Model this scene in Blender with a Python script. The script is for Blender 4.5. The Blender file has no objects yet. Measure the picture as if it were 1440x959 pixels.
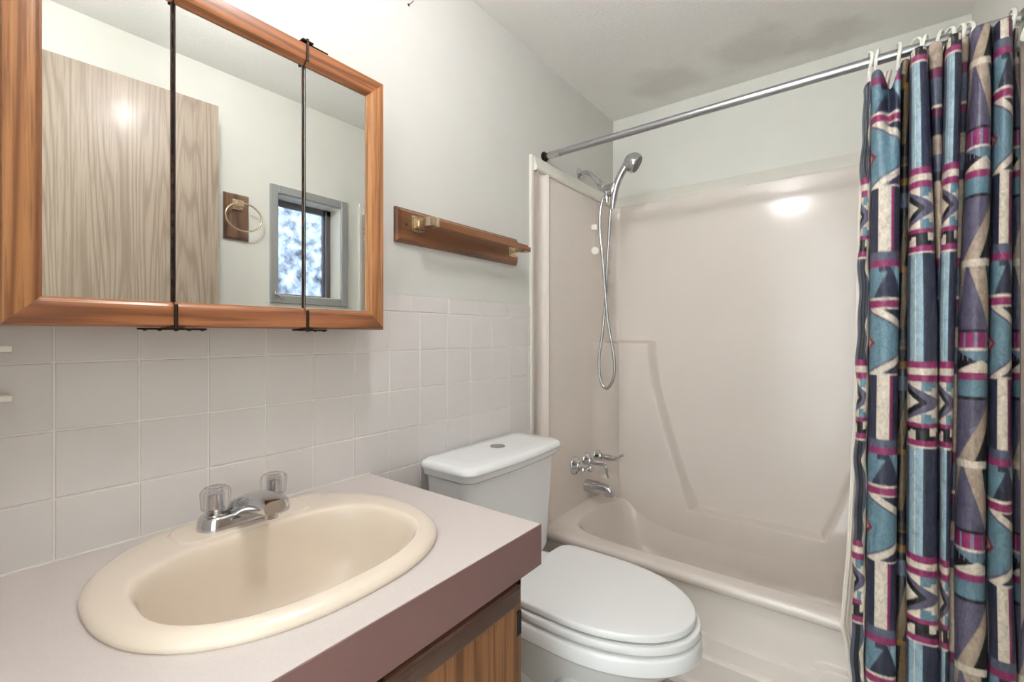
import bpy, bmesh, math, random
import numpy as np
from mathutils import Vector, Matrix
random.seed(4)
PI = math.pi
C = bpy.context.scene.collection

# ------------------------------------------------------------------ helpers
OFF = {}


def obj(name, data, mat, parent=None, smooth=True, angle=40):
    """Link verts/faces or a bmesh (world coordinates) as one mesh object."""
    me = bpy.data.meshes.new(name)
    if isinstance(data, bmesh.types.BMesh):
        bmesh.ops.recalc_face_normals(data, faces=data.faces[:])
        data.to_mesh(me)
        data.free()
    else:
        me.from_pydata([tuple(v) for v in data[0]], [], data[1])
        b = bmesh.new()
        b.from_mesh(me)
        bmesh.ops.recalc_face_normals(b, faces=b.faces[:])
        b.to_mesh(me)
        b.free()
    o = bpy.data.objects.new(name, me)
    C.objects.link(o)
    off = Vector((0, 0, 0))
    if parent is not None:
        o.parent = parent
        off = OFF[parent.name]
        me.transform(Matrix.Translation(-off))
    OFF[o.name] = off
    for m in (mat if isinstance(mat, (list, tuple)) else [mat]):
        me.materials.append(m)
    if smooth:
        me.shade_smooth()
        try:
            me.set_sharp_from_angle(angle=math.radians(angle))
        except Exception:
            pass
        wn = o.modifiers.new('weighted_normals', 'WEIGHTED_NORMAL')
        wn.keep_sharp = True
    return o


def tag(o, label, cat, group=None):
    o['label'] = label
    o['category'] = cat
    if group:
        o['group'] = group
    return o


def thing(name, label, cat, loc=(0, 0, 0), group=None):
    o = bpy.data.objects.new(name, None)
    o.empty_display_size = .05
    C.objects.link(o)
    o.location = loc
    OFF[o.name] = Vector(loc)
    return tag(o, label, cat, group)


def struct(name, data, mat, parent=None, smooth=False, **k):
    o = obj(name, data, mat, parent, smooth, **k)
    if parent is None:
        o['kind'] = 'structure'
    return o


def bx(bm, x0, x1, y0, y1, z0, z1, bev=0.0, seg=2):
    vs = [bm.verts.new(p) for p in ((x0, y0, z0), (x1, y0, z0), (x1, y1, z0), (x0, y1, z0),
                                    (x0, y0, z1), (x1, y0, z1), (x1, y1, z1), (x0, y1, z1))]
    fs = [bm.faces.new([vs[i] for i in q]) for q in ((0, 3, 2, 1), (4, 5, 6, 7), (0, 1, 5, 4), (1, 2, 6, 5), (2, 3, 7, 6), (3, 0, 4, 7))]
    if bev > 0:
        es = list({e for f in fs for e in f.edges})
        bmesh.ops.bevel(bm, geom=es, offset=bev, segments=seg, profile=.5, affect='EDGES')
    return vs


def box(*a, **k):
    bm = bmesh.new()
    bx(bm, *a, **k)
    return bm


def loft(bm, rings, cap0=True, cap1=True, closed=True):
    R = [[bm.verts.new(p) for p in r] for r in rings]
    n = len(R[0])
    for a, b in zip(R, R[1:]):
        for i in range(n if closed else n - 1):
            j = (i + 1) % n
            bm.faces.new((a[i], a[j], b[j], b[i]))
    if cap0:
        bm.faces.new(R[0][::-1])
    if cap1:
        bm.faces.new(R[-1])
    return R


def frame_of(d):
    d = Vector(d).normalized()
    u = d.cross(Vector((0, 0, 1)))
    if u.length < 1e-3:
        u = d.cross(Vector((0, 1, 0)))
    u.normalize()
    return d, u, d.cross(u)


def lathe(bm, base, axis, prof, n=28, cap0=True, cap1=True, wob=None):
    """prof: list of (distance along axis, radius)."""
    d, u, w = frame_of(axis)
    B = Vector(base)
    rings = []
    for t, r in prof:
        ring = []
        for k in range(n):
            a = 2 * PI * k / n
            rr = r * (wob(a, t) if wob else 1)
            ring.append(B + d * t + (u * math.cos(a) + w * math.sin(a)) * rr)
        rings.append(ring)
    return loft(bm, rings, cap0, cap1)


def spline(pts, per=8):
    P = [Vector(p) for p in pts]
    out = []
    for i in range(len(P) - 1):
        p0 = P[max(i - 1, 0)]; p1 = P[i]; p2 = P[i + 1]; p3 = P[min(i + 2, len(P) - 1)]
        for k in range(per):
            t = k / per
            out.append(.5 * ((2 * p1) + (p2 - p0) * t + (2 * p0 - 5 * p1 + 4 * p2 - p3) * t * t + (3 * p1 - p0 - 3 * p2 + p3) * t ** 3))
    out.append(P[-1])
    return out


def tube(bm, pts, rad, n=14, flat=1.0, closed=False):
    """Sweep a circle along pts; rad a number or one per point."""
    P = [Vector(p) for p in pts]
    if not hasattr(rad, '__len__'):
        rad = [rad] * len(P)
    rings = []
    u = None
    for i, p in enumerate(P):
        if closed:
            d = P[(i + 1) % len(P)] - P[i - 1]
        else:
            d = P[min(i + 1, len(P) - 1)] - P[max(i - 1, 0)]
        d.normalize()
        if u is None:
            _, u, w = frame_of(d)
        else:
            u = (u - d * u.dot(d)).normalized()
            w = d.cross(u)
        rings.append([p + (u * math.cos(2 * PI * k / n) + w * math.sin(2 * PI * k / n) * flat) * rad[i] for k in range(n)])
    if closed:
        rings.append(rings[0])
        R = [[bm.verts.new(q) for q in r] for r in rings[:-1]]
        R.append(R[0])
        for a, b in zip(R, R[1:]):
            for i in range(n):
                j = (i + 1) % n
                bm.faces.new((a[i], a[j], b[j], b[i]))
        return
    loft(bm, rings)


def rrect(cx, cy, hx, hy, r, z, n=6):
    pts = []
    for sx, sy, a0 in ((1, 1, 0), (-1, 1, 90), (-1, -1, 180), (1, -1, 270)):
        for k in range(n + 1):
            a = math.radians(a0 + 90 * k / n)
            pts.append((cx + sx * (hx - r) + r * math.cos(a), cy + sy * (hy - r) + r * math.sin(a), z))
    return pts


def sstep(t):
    t = np.clip(t, 0, 1)
    return t * t * (3 - 2 * t)


# ------------------------------------------------------------------ materials
def srgb(r, g, b):
    f = lambda c: (c / 255 / 12.92) if c <= 10 else (((c / 255) + .055) / 1.055) ** 2.4
    return (f(r), f(g), f(b), 1)


class NT:
    def __init__(s, name):
        s.m = bpy.data.materials.new(name)
        s.m.use_nodes = True
        s.t = s.m.node_tree
        s.p = s.t.nodes['Principled BSDF']
        s.out = s.t.nodes['Material Output']

    def n(s, kind, ins=None, **props):
        o = s.t.nodes.new(kind)
        for k, v in props.items():
            setattr(o, k, v)
        for k, v in (ins or {}).items():
            s.set(o.inputs[k], v)
        return o

    def set(s, sock, v):
        if isinstance(v, bpy.types.NodeSocket):
            s.t.links.new(v, sock)
        else:
            sock.default_value = v

    def base(s, **k):
        names = dict(color='Base Color', rough='Roughness', metal='Metallic', spec='Specular IOR Level', coat='Coat Weight',
                     coatr='Coat Roughness', normal='Normal', trans='Transmission Weight', ior='IOR', sheen='Sheen Weight')
        for a, v in k.items():
            s.set(s.p.inputs[names[a]], v)
        return s.m

    def coord(s, scale=(1, 1, 1), rot=(0, 0, 0), loc=(0, 0, 0)):
        tc = s.n('ShaderNodeTexCoord')
        mp = s.n('ShaderNodeMapping', {'Scale': scale, 'Rotation': rot, 'Location': loc})
        s.t.links.new(tc.outputs['Object'], mp.inputs['Vector'])
        return mp.outputs[0]

    def noise(s, vec, scale, detail=4, rough=.55, dist=0):
        return s.n('ShaderNodeTexNoise', {'Vector': vec, 'Scale': scale, 'Detail': detail, 'Roughness': rough, 'Distortion': dist}).outputs['Fac']

    def ramp(s, fac, stops):
        r = s.n('ShaderNodeValToRGB', {'Fac': fac})
        e = r.color_ramp.elements
        while len(e) < len(stops):
            e.new(.5)
        for q, (p, c) in zip(e, stops):
            q.position = p
            q.color = c
        return r.outputs[0]

    def math(s, op, a, b=0.0):
        return s.n('ShaderNodeMath', {0: a, 1: b}, operation=op).outputs[0]

    def mix(s, fac, a, b, mode='MIX'):
        o = s.n('ShaderNodeMix', data_type='RGBA', blend_type=mode)
        s.set(o.inputs['Factor'], fac)
        s.set(o.inputs[6], a)
        s.set(o.inputs[7], b)
        return o.outputs[2]

    def bump(s, h, strength=.2, dist=.002):
        return s.n('ShaderNodeBump', {'Height': h, 'Strength': strength, 'Distance': dist}).outputs[0]


def plain(name, col, rough=.5, metal=0, **k):
    return NT(name).base(color=srgb(*col), rough=rough, metal=metal, **k)


def painted(name, col, bump=.08):
    t = NT(name)
    v = t.coord()
    n = t.noise(v, 9, 3)
    c = t.mix(n, srgb(*col), srgb(*[min(255, int(q * .975)) for q in col]))
    h = t.noise(v, 260, 2)
    return t.base(color=c, rough=.6, normal=t.bump(h, bump, .001))


def gloss_white(name, col, rough=.12, spec=.5, var=.985, bump=0.0, bscale=6):
    t = NT(name)
    v = t.coord()
    n = t.noise(v, 5, 3)
    c = t.mix(n, srgb(*col), srgb(*[q * var for q in col]))
    r = t.n('ShaderNodeMapRange', {'Value': t.noise(v, 7, 3), 'To Min': rough, 'To Max': rough * 1.5}).outputs[0]
    k = dict(color=c, rough=r, spec=spec)
    if bump:
        k['normal'] = t.bump(t.noise(v, bscale, 1), bump, .01)
    return t.base(**k)


def wood(name, light, mid, dark, axis='Z', rings=16, fine=1.0, rough=.35, coat=.3, stretch=.09, cross=4.0):
    """Oak-like grain: contour lines of a noise stretched along the grain axis, with pore streaks."""
    t = NT(name)
    sc = [cross, cross, cross]
    sc['XYZ'.index(axis)] = cross * stretch
    v = t.coord(sc)
    n = t.noise(v, 1.3, 2, .45, .15)
    w = t.math('SINE', t.math('MULTIPLY', n, rings * 6.283))
    w = t.math('MULTIPLY_ADD', w, .5)
    t.t.nodes[-1].inputs[2].default_value = .5
    sp = [190 * fine] * 3
    sp['XYZ'.index(axis)] = 5
    pore = t.noise(t.coord(sp), 1, 3, .6)
    big = t.noise(t.coord([q * .6 for q in sc]), 2, 2)
    c = t.ramp(w, [(0, srgb(*dark)), (.32, srgb(*mid)), (1, srgb(*light))])
    c = t.mix(t.ramp(big, [(.35, (0, 0, 0, 1)), (.7, (.5, .5, .5, 1))]), c, srgb(*mid))
    c = t.mix(t.ramp(pore, [(.36, (.65, .65, .65, 1)), (.52, (0, 0, 0, 1))]), c, srgb(*dark))
    return t.base(color=c, rough=rough, coat=coat, coatr=.18, normal=t.bump(pore, .12, .001))


M = {}
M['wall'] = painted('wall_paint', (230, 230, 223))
M['wall_dimmed'] = painted('wall_paint_dimmed', (207, 206, 201))  # same wall paint, darkened to offset the ceiling lamp's hot spot
M['trim'] = plain('trim_white', (226, 224, 214), .4)
M['tile'] = gloss_white('tile_glaze', (216, 211, 209), .16, .5)
M['grout'] = plain('tile_grout', (226, 221, 215), .8)
M['fiberglass'] = gloss_white('fiberglass_gelcoat', (230, 220, 212), .13, .5, .98, .05, 5)
M['porcelain'] = gloss_white('toilet_porcelain', (238, 239, 240), .08)
M['seat'] = plain('toilet_seat_plastic', (236, 236, 236), .25)
M['sink'] = gloss_white('sink_enamel', (225, 211, 195), .14)
M['chrome'] = plain('chrome', (205, 205, 208), .09, 1)
M['chrome_dull'] = plain('chrome_dull', (186, 186, 186), .24, 1)
M['rod'] = plain('rod_steel', (176, 178, 182), .3, 1)
M['nickel'] = plain('antique_nickel', (222, 205, 178), .2, 1)
M['bronze'] = plain('hinge_bronze', (52, 42, 34), .35, .8)
M['black'] = plain('gap_black', (24, 20, 17), .6)
M['plastic'] = plain('white_plastic', (232, 230, 220), .35)
M['rubber'] = plain('spray_face', (96, 98, 100), .4)
M['alu'] = plain('window_aluminium', (158, 160, 159), .45)
M['frame_dark'] = plain('window_sash_grey', (110, 110, 114), .4, .4)
M['mirror'] = plain('mirror_silver', (238, 240, 236), .0, 1)
def acrylic_mat():
    t = NT('acrylic_clear')
    t.base(color=(1, 1, 1, 1), rough=.04, trans=1.0, ior=1.3)
    tp = t.n('ShaderNodeBsdfTransparent', {'Color': (.97, .97, .97, 1)})
    m = t.n('ShaderNodeMixShader', {'Fac': .45})
    t.t.links.new(t.p.outputs[0], m.inputs[1]); t.t.links.new(tp.outputs[0], m.inputs[2])
    t.t.links.new(m.outputs[0], t.out.inputs['Surface'])
    return t.m


M['acrylic'] = acrylic_mat()
M['oak'] = wood('oak_honey', (180, 128, 82), (160, 106, 62), (108, 64, 34), 'Z', 9, 1.0, .35, .3, .025, 9.0)
M['oak_y'] = wood('oak_honey_rail', (164, 106, 66), (142, 86, 50), (90, 50, 28), 'Y', 9, 1.0, .35, .3, .05, 8.0)
M['walnut'] = wood('walnut_board', (140, 92, 56), (118, 74, 42), (82, 48, 28), 'Y', 6)
M['walnut_z'] = wood('walnut_plaque', (136, 104, 82), (120, 88, 68), (84, 58, 44), 'Z', 6)
M['door'] = wood('door_grey_oak', (160, 145, 131), (152, 136, 121), (126, 109, 95), 'Z', 34, 1.0, .42, .1, .055, 4.2)
M['vanity'] = wood('vanity_oak', (150, 104, 66), (138, 92, 56), (102, 64, 38), 'Z', 12, 1.2, .45, .1, .02, 9.0)
M['pull'] = wood('vanity_rail_stain', (92, 56, 38), (74, 42, 28), (44, 24, 18), 'Y', 5, 1, .2, .6)


def laminate(name, col):
    t = NT(name)
    v = t.coord()
    n = t.noise(v, 420, 2)
    c = t.mix(n, srgb(*[q * .96 for q in col]), srgb(*[min(255, q * 1.03) for q in col]))
    return t.base(color=c, rough=.34, spec=.45)


M['laminate'] = laminate('counter_laminate', (206, 196, 192))
M['laminate_edge'] = laminate('counter_edge_laminate', (128, 97, 94))


def ceiling_mat():
    t = NT('ceiling_stipple')
    v = t.coord()
    h = t.noise(v, 95, 5, .7)
    h2 = t.noise(v, 240, 2)
    hh = t.math('ADD', h, t.math('MULTIPLY', h2, .4))
    n = t.noise(v, 2.6, 4)
    c = t.mix(n, srgb(243, 242, 239), srgb(237, 235, 231))
    # damp stains near the shower wall, with outlines of their own
    for (sx, sy, r) in ((.36, 2.03, .2), (.70, 2.02, .2), (.95, 2.1, .16)):
        d = t.n('ShaderNodeVectorMath', {0: v, 1: (sx, sy, 2.253)}, operation='DISTANCE').outputs['Value']
        d = t.math('ADD', d, t.math('MULTIPLY', t.math('SUBTRACT', t.noise(v, 7, 3), .5), .22))
        f = t.n('ShaderNodeMapRange', {'Value': d, 'From Min': r, 'From Max': r * .25, 'To Min': 0, 'To Max': .38}, interpolation_type='SMOOTHSTEP').outputs[0]
        c = t.mix(f, c, srgb(188, 182, 170))
    return t.base(color=c, rough=.9, normal=t.bump(hh, .5, .009))


M['ceiling'] = ceiling_mat()


def floor_mat():
    t = NT('vinyl_floor')
    v = t.coord()
    b = t.n('ShaderNodeTexBrick', {'Vector': v, 'Color1': srgb(196, 188, 178), 'Color2': srgb(188, 180, 170), 'Mortar': srgb(150, 142, 132),
                                   'Scale': 1, 'Mortar Size': .004, 'Brick Width': .3, 'Row Height': .3}, offset=0)
    c = t.mix(t.math('MULTIPLY', t.noise(v, 40, 4), .4), b.outputs[0], srgb(170, 160, 150))
    return t.base(color=c, rough=.35)


M['floor'] = floor_mat()


def pane_mat():
    t = NT('frosted_pane')
    v = t.coord()
    n = t.ramp(t.noise(v, 16, 7, .72), [(.36, (.04, .042, .048, 1)), (.64, (.13, .138, .15, 1))])
    tr = t.n('ShaderNodeBsdfTranslucent', {'Color': n})
    tp = t.n('ShaderNodeBsdfTransparent', {'Color': n})
    gl = t.n('ShaderNodeBsdfGlossy', {'Color': (.8, .8, .8, 1), 'Roughness': .25})
    m1 = t.n('ShaderNodeMixShader', {'Fac': .4})
    t.t.links.new(tr.outputs[0], m1.inputs[1]); t.t.links.new(tp.outputs[0], m1.inputs[2])
    m2 = t.n('ShaderNodeMixShader', {'Fac': .06})
    t.t.links.new(m1.outputs[0], m2.inputs[1]); t.t.links.new(gl.outputs[0], m2.inputs[2])
    t.t.links.new(m2.outputs[0], t.out.inputs['Surface'])
    return t.m


M['pane'] = pane_mat()


def bulb_mat(power):
    t = NT('bulb_glow')
    t.p.inputs['Emission Color'].default_value = (.985, .965, .985, 1)
    t.p.inputs['Emission Strength'].default_value = power
    return t.base(color=(1, .95, .88, 1), rough=.3)


BULB = 136.0
M['bulb'] = bulb_mat(BULB)


def curtain_mat():
    t = NT('printed_vinyl_curtain')
    a = t.n('ShaderNodeAttribute', attribute_name='print')
    v = t.coord((1, 1, .55), (.0, .5, .0))
    st = t.noise(v, 75, 5, .65, 1.2)
    m = t.ramp(st, [(.3, (.7, .71, .73, 1)), (.5, (1, 1, 1, 1)), (.7, (1.25, 1.25, 1.25, 1))])
    c = t.mix(1.0, a.outputs['Color'], m, 'MULTIPLY')
    h = t.noise(t.coord((1, 1, .5)), 60, 4, .6, .8)
    return t.base(color=c, rough=.34, spec=.45, normal=t.bump(h, .5, .006))


M['curtain'] = curtain_mat()
M['liner'] = plain('liner_vinyl', (226, 218, 208), .3)

# ------------------------------------------------------------------ the room
W, D, HC = 1.346, 2.247, 2.253
NY = -.03           # inner face of the wall with the doorway
struct('floor', box(-.1, W + .35, -1.5, D + .1, -.06, 0), M['floor'])
struct('ceiling', box(-.3, W + .5, -1.5, D + .1, HC, HC + .06), M['ceiling'])
struct('wall_left', box(-.1, 0, NY, D + .1, 0, HC), M['wall_dimmed'])
struct('wall_back', box(0, W, D, D + .1, 0, HC), M['wall'])
# right wall with the window opening
wy0, wy1, wz0, wz1 = 1.048, 1.3733, 1.318, 1.7925
bm = bmesh.new()
for a in ((W, W + .12, NY - .1, wy0, 0, HC), (W, W + .12, wy1, D + .1, 0, HC), (W, W + .12, wy0, wy1, 0, wz0), (W, W + .12, wy0, wy1, wz1, HC)):
    bx(bm, *a)
struct('wall_right', bm, M['wall'])
# near wall with the doorway the photo is taken from
bm = bmesh.new()
for a in ((-.1, .5, NY - .1, NY, 0, HC), (1.3, W, NY - .1, NY, 0, HC), (.5, 1.3, NY - .1, NY, 2.06, HC)):
    bx(bm, *a)
struct('wall_near', bm, M['wall'])
# hallway beyond the doorway
struct('wall_hall', box(-.3, W + .5, -1.5, -1.4, 0, HC), M['wall'])
struct('wall_hall_left', box(-.3, -.2, -1.4, NY - .1, 0, HC), M['wall'])
struct('wall_hall_right', box(W + .4, W + .5, -1.4, NY - .1, 0, HC), M['wall'])

# wall tile wainscot
P = .11
bm = bmesh.new()
bx(bm, 0.0, .0045, NY, 1.5, 0.0, 1.2425)
struct('wall_left_grout', bm, M['grout'])
bm = bmesh.new()
g = .0016
rnd = random.Random(3)
zs = [1.197 - P * k for k in range(12)]
for k in range(-9, 6):
    y0, y1 = .9149 + P * k, .9149 + P * (k + 1)
    y0 = max(y0, NY); y1 = min(y1, 1.5)
    if y1 - y0 < .01:
        continue
    for z in zs:
        z0, z1 = max(z - P, 0), z
        if z1 - z0 < .01:
            continue
        t = .0062 + rnd.uniform(-.0002, .0002)
        bx(bm, .001, t, y0 + g, y1 - g, z0 + g, z1 - g, .0013, 2)
y = 1.338 - .152 * 9
while y < 1.5:
    a, b = max(y, NY), min(y + .152, 1.5)
    if b - a > .01:
        bx(bm, .001, .0068, a + g, b - g, 1.197 + g, 1.2455, .0022, 3)
    y += .152
struct('wall_left_tile', bm, M['tile'], smooth=True, angle=50)

# ------------------------------------------------------------------ window in the right wall
bm = bmesh.new()
cw = .037
for a in ((W - .012, W, wy0 - cw, wy0, wz0 - cw, wz1 + cw), (W - .012, W, wy1, wy1 + cw, wz0 - cw, wz1 + cw),
          (W - .012, W, wy0, wy1, wz1, wz1 + cw), (W - .012, W, wy0, wy1, wz0 - cw, wz0)):
    bx(bm, *a, bev=.003, seg=1)
win = struct('window_1', bm, M['alu'])
bm = bmesh.new()
for a in ((W, W + .1, wy0, wy0 + .004, wz0, wz1), (W, W + .1, wy1 - .004, wy1, wz0, wz1), (W, W + .1, wy0, wy1, wz1 - .004, wz1), (W, W + .1, wy0, wy1, wz0, wz0 + .004)):
    bx(bm, *a)
obj('window_reveal', bm, M['trim'], win, False)
bm = bmesh.new()
x0, x1 = W + .085, W + .105
a0, a1, b0, b1, f = wy0 + .004, wy1 - .004, wz0 + .004, wz1 - .004, .03
for a in ((x0, x1, a0, a0 + .012, b0, b1), (x0, x1, a1 - .045, a1, b0, b1), (x0, x1, a0, a1, b1 - f, b1), (x0, x1, a0, a1, b0, b0 + .012)):
    bx(bm, *a, bev=.003, seg=1)
bx(bm, x0 - .012, x0, a1 - .035, a1 - .026, b0, b1, .002, 1)
obj('window_sash', bm, M['frame_dark'], win, False)
obj('window_pane', box(x0 + .008, x0 + .011, a0, a1, b0, b1), M['pane'], win, False)
bm = bmesh.new()
tube(bm, [(W - .02, wy0 - .012, wz0 + .01), (W - .03, wy0 + .004, wz0 - .008), (W - .03, wy0 + .016, wz0 - .02)], .004, 8)
bx(bm, W - .022, W - .012, wy0 - .022, wy0 - .004, wz0 - .004, wz0 + .016, .002, 1)
obj('window_crank', bm, M['chrome_dull'], win)

# ------------------------------------------------------------------ open door leaning back by the right wall
pA, pB = Vector((1.212, .752)), Vector((1.272, -.005))
dv = (pB - pA).normalized()
nv = Vector((-dv.y, dv.x))
if nv.x < 0:
    nv = -nv
bm = bmesh.new()
q = [pA, pB, pB + nv * .034, pA + nv * .034]
loft(bm, [[(p.x, p.y, z) for p in q] for z in (.012, 2.04)])
door = struct('door_1', bm, M['door'])
door['label'] = 'grey-brown woodgrain slab door swung open'

# ------------------------------------------------------------------ ceiling light
LX, LY = .62, .50
cl = thing('ceiling_light', 'two-bulb ceiling light above the vanity', 'ceiling light', (LX, LY, HC))
bm = bmesh.new()
lathe(bm, (LX, LY, HC), (0, 0, -1), [(0, .075), (.012, .075), (.02, .066), (.022, .0)], 36, True, False)
obj('base_plate', bm, M['trim'], cl)
for s in (-1, 1):
    bm = bmesh.new()
    lathe(bm, (LX + s * .045, LY, HC - .019), (0, 0, -1), [(0, .008), (.045, .008), (.05, .017), (.071, .017), (.072, .0)], 20, True, False)
    obj('lamp_stem', bm, M['plastic'], cl)
    bm = bmesh.new()
    prof = [(0, .013), (.012, .018)] + [(.042 + .03 * math.sin(a), .03 * math.cos(a)) for a in [math.radians(d) for d in range(-50, 91, 14)]]
    lathe(bm, (LX + s * .045, LY, HC - .09), (0, 0, -1), prof, 20, True, True)
    obj('bulb', bm, M['bulb'], cl)

# ------------------------------------------------------------------ medicine cabinet
cy0, cy1, cz0, cz1 = .0747, .6985, 1.144, 1.737
xf, xm = .125, .110
mc = thing('medicine_cabinet', 'oak framed medicine cabinet with three mirror doors above the sink', 'medicine cabinet', (0, (cy0 + cy1) / 2, cz0))
obj('body', box(.0, .1, cy0 + .006, cy1 - .006, cz0 + .005, cz1 - .005, .002, 1), M['oak_y'], mc)
splits = [cy0, .2745, .5043, cy1]


def rail(bm, pA, pB, inner, w0=.043, mitreA=True, mitreB=True):
    """moulded frame member from pA to pB (outer edge points in y,z); inner = unit vector to the mirror."""
    A = Vector(pA); B = Vector(pB); I = Vector(inner)
    d = (B - A).normalized()
    prof = [(.0, .1), (.0, xf - .006), (.004, xf), (w0 * .62, xf), (w0 * .82, xf - .003), (w0 - .003, xm + .004), (w0, xm + .003), (w0, .1)]
    rings = []
    for end, sgn, mit in ((A, 1, mitreA), (B, -1, mitreB)):
        rings.append([(x, *(end + I * o + (d * sgn * o if mit else Vector((0, 0))))) for o, x in prof])
    loft(bm, rings)


for i in range(3):
    a, b = splits[i], splits[i + 1]
    a += .0015 if i else 0
    b -= .0015 if i < 2 else 0
    dr = obj('mirror_door', box(.1, .1045, a + .001, b - .001, cz0 + .001, cz1 - .001, .001, 1), M['oak_y'], mc, True, 25)
    for zz, sg in ((cz0, 1), (cz1, -1)):
        bm = bmesh.new()
        rail(bm, (a, zz), (b, zz), (0, sg), .043, i == 0, i == 2)
        obj('rail', bm, M['oak_y'], dr, True, 25)
    if i in (0, 2):
        bm = bmesh.new()
        if i == 0:
            rail(bm, (a, cz0), (a, cz1), (1, 0))
        else:
            rail(bm, (b, cz0), (b, cz1), (-1, 0))
        obj('stile', bm, M['oak'], dr, True, 25)
    ma = a + (.042 if i == 0 else .0)
    mb = b - (.042 if i == 2 else .0)
    obj('mirror', box(.1035, xm, ma, mb, cz0 + .041, cz1 - .041, .0012, 1), M['mirror'], dr, False)
    for yy in ([b - .0015] if i < 2 else []) + ([a + .0015] if i else []):
        obj('edge_channel', box(.104, xm + .0015, yy - .0006, yy + .0006, cz0 + .042, cz1 - .042), M['black'], dr, False)
for ys in (.2745, .5043):
    for zz, sg in ((cz0, -1), (cz1, 1)):
        bm = bmesh.new()
        bx(bm, .085, xf + .004, ys - .012, ys + .012, min(zz, zz + sg * .004), max(zz, zz + sg * .004), .001, 1)
        if sg < 0:
            L0 = .05 if ys < .4 else .012
            bx(bm, .112, .12, ys - L0, ys + .048, zz - .0045, zz - .001, .001, 1)
            for q in (-.04, -.02, .022, .042):
                if q > -L0:
                    lathe(bm, (.116, ys + q, zz - .0035), (0, 0, -1), [(0, .004), (.002, .003), (.003, 0)], 10, True, False)
        else:
            bx(bm, .112, .12, ys - .012, ys + .05, zz + .001, zz + .0035, .0008, 1)
        lathe(bm, (xf + .001, ys, zz + sg * .0065), (0, 0, -sg), [(0, .003), (.045, .003)], 12)
        obj('hinge', bm, M['bronze'], mc)

# ------------------------------------------------------------------ small holder on the tile
hd = thing('wall_holder', 'white two-armed holder on the tile beside the mirror cabinet', 'holder', (.006, .06, 1.04))
obj('back_plate', box(.006, .014, .028, .062, 1.015, 1.14, .003), M['plastic'], hd)
for zz in (1.1105, 1.038):
    obj('arm', box(.013, .05, .02, .0955, zz - .004, zz + .0045, .002), M['plastic'], hd)

# ------------------------------------------------------------------ towel bar
tb = thing('towel_bar', 'wooden towel bar with nickel posts on the wall left of the shower', 'towel bar', (0, 1.105, 1.393))


def board(bm, x0, x1, y0, y1, z0, z1, e=.011):
    prof = [(0, x0), (0, x0 + (x1 - x0) * .45), (e * .45, x0 + (x1 - x0) * .62), (e, x1)]
    loft(bm, [[(x, y0 + o, z0 + o), (x, y1 - o, z0 + o), (x, y1 - o, z1 - o), (x, y0 + o, z1 - o)] for o, x in prof])


bm = bmesh.new()
board(bm, -.0005, .021, .8239, 1.388, 1.393, 1.4905)
obj('back_board', bm, M['walnut'], tb, True, 15)
for ys, zz in ((.891, 1.449), (1.347, 1.441)):
    bm = bmesh.new()
    for h, (xa, xb) in ((.023, (.02, .025)), (.019, (.025, .030)), (.013, (.030, .036))):
        bx(bm, xa, xb, ys - h, ys + h, zz - h, zz + h, .002, 2)
    bx(bm, .034, .062, ys - .0085, ys + .0085, zz - .0085, zz + .0085, .002, 2)
    bx(bm, .06, .092 if ys < 1 else .07, ys - .0125, ys + .0125, zz - .0125, zz + .0125, .003, 2)
    if ys < 1:
        bx(bm, .066, .094, ys + .0125, ys + .019, zz - .0135, zz + .0135, .002, 2)
    obj('post', bm, M['nickel'], tb)
bm = bmesh.new()
bx(bm, .068, .087, .907, 1.352, 1.4365, 1.4545, .002, 2)
bx(bm, .069, .085, 1.335, 1.372, 1.432, 1.450, .002, 2)
obj('bar', bm, M['walnut'], tb)
for ys in (.852, 1.37):
    bm = bmesh.new()
    lathe(bm, (.0205, ys, 1.442), (1, 0, 0), [(0, .004), (.001, .004), (.0015, .002)], 12)
    obj('screw', bm, M['bronze'], tb)

nb = bmesh.new()
tube(nb, [(0, .877, 2.083), (.012, .878, 2.084), (.016, .882, 2.09)], .001, 8)
lathe(nb, (.0, .8775, 2.083), (1, 0, 0), [(0, .004), (.001, .003), (.0015, 0)], 10, True, False)
tag(obj('wall_nail', nb, M['bronze']), 'tiny nail left in the white wall high above the towel bar', 'nail')

# ------------------------------------------------------------------ towel ring (opposite wall, seen in the mirror)
tr = thing('towel_ring', 'nickel towel ring on a dark wooden plaque reflected in the mirror', 'towel ring', (W, .868, 1.545))
bm = bmesh.new()
prof = [(0, W), (0, W - .009), (.005, W - .014), (.009, W - .02)]
loft(bm, [[(x, .818 + o, 1.545 + o), (x, .9177 - o, 1.545 + o), (x, .9177 - o, 1.743 - o), (x, .818 + o, 1.743 - o)] for o, x in prof])
obj('plaque', bm, M['walnut_z'], tr, True, 15)
bm = bmesh.new()
for h, (xa, xb) in ((.022, (W - .026, W - .02)), (.018, (W - .031, W - .026)), (.012, (W - .055, W - .03))):
    bx(bm, xa, xb, .868 - h, .868 + h, 1.694 - h, 1.694 + h, .002, 2)
obj('mount', bm, M['nickel'], tr)
bm = bmesh.new()
tube(bm, [(W - .05 + .012 * math.sin(a) * 0, .882 + .073 * math.cos(a), 1.639 + .06 * math.sin(a)) for a in [2 * PI * k / 48 for k in range(48)]], .0035, 10, closed=True)
obj('ring', bm, M['nickel'], tr)

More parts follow.
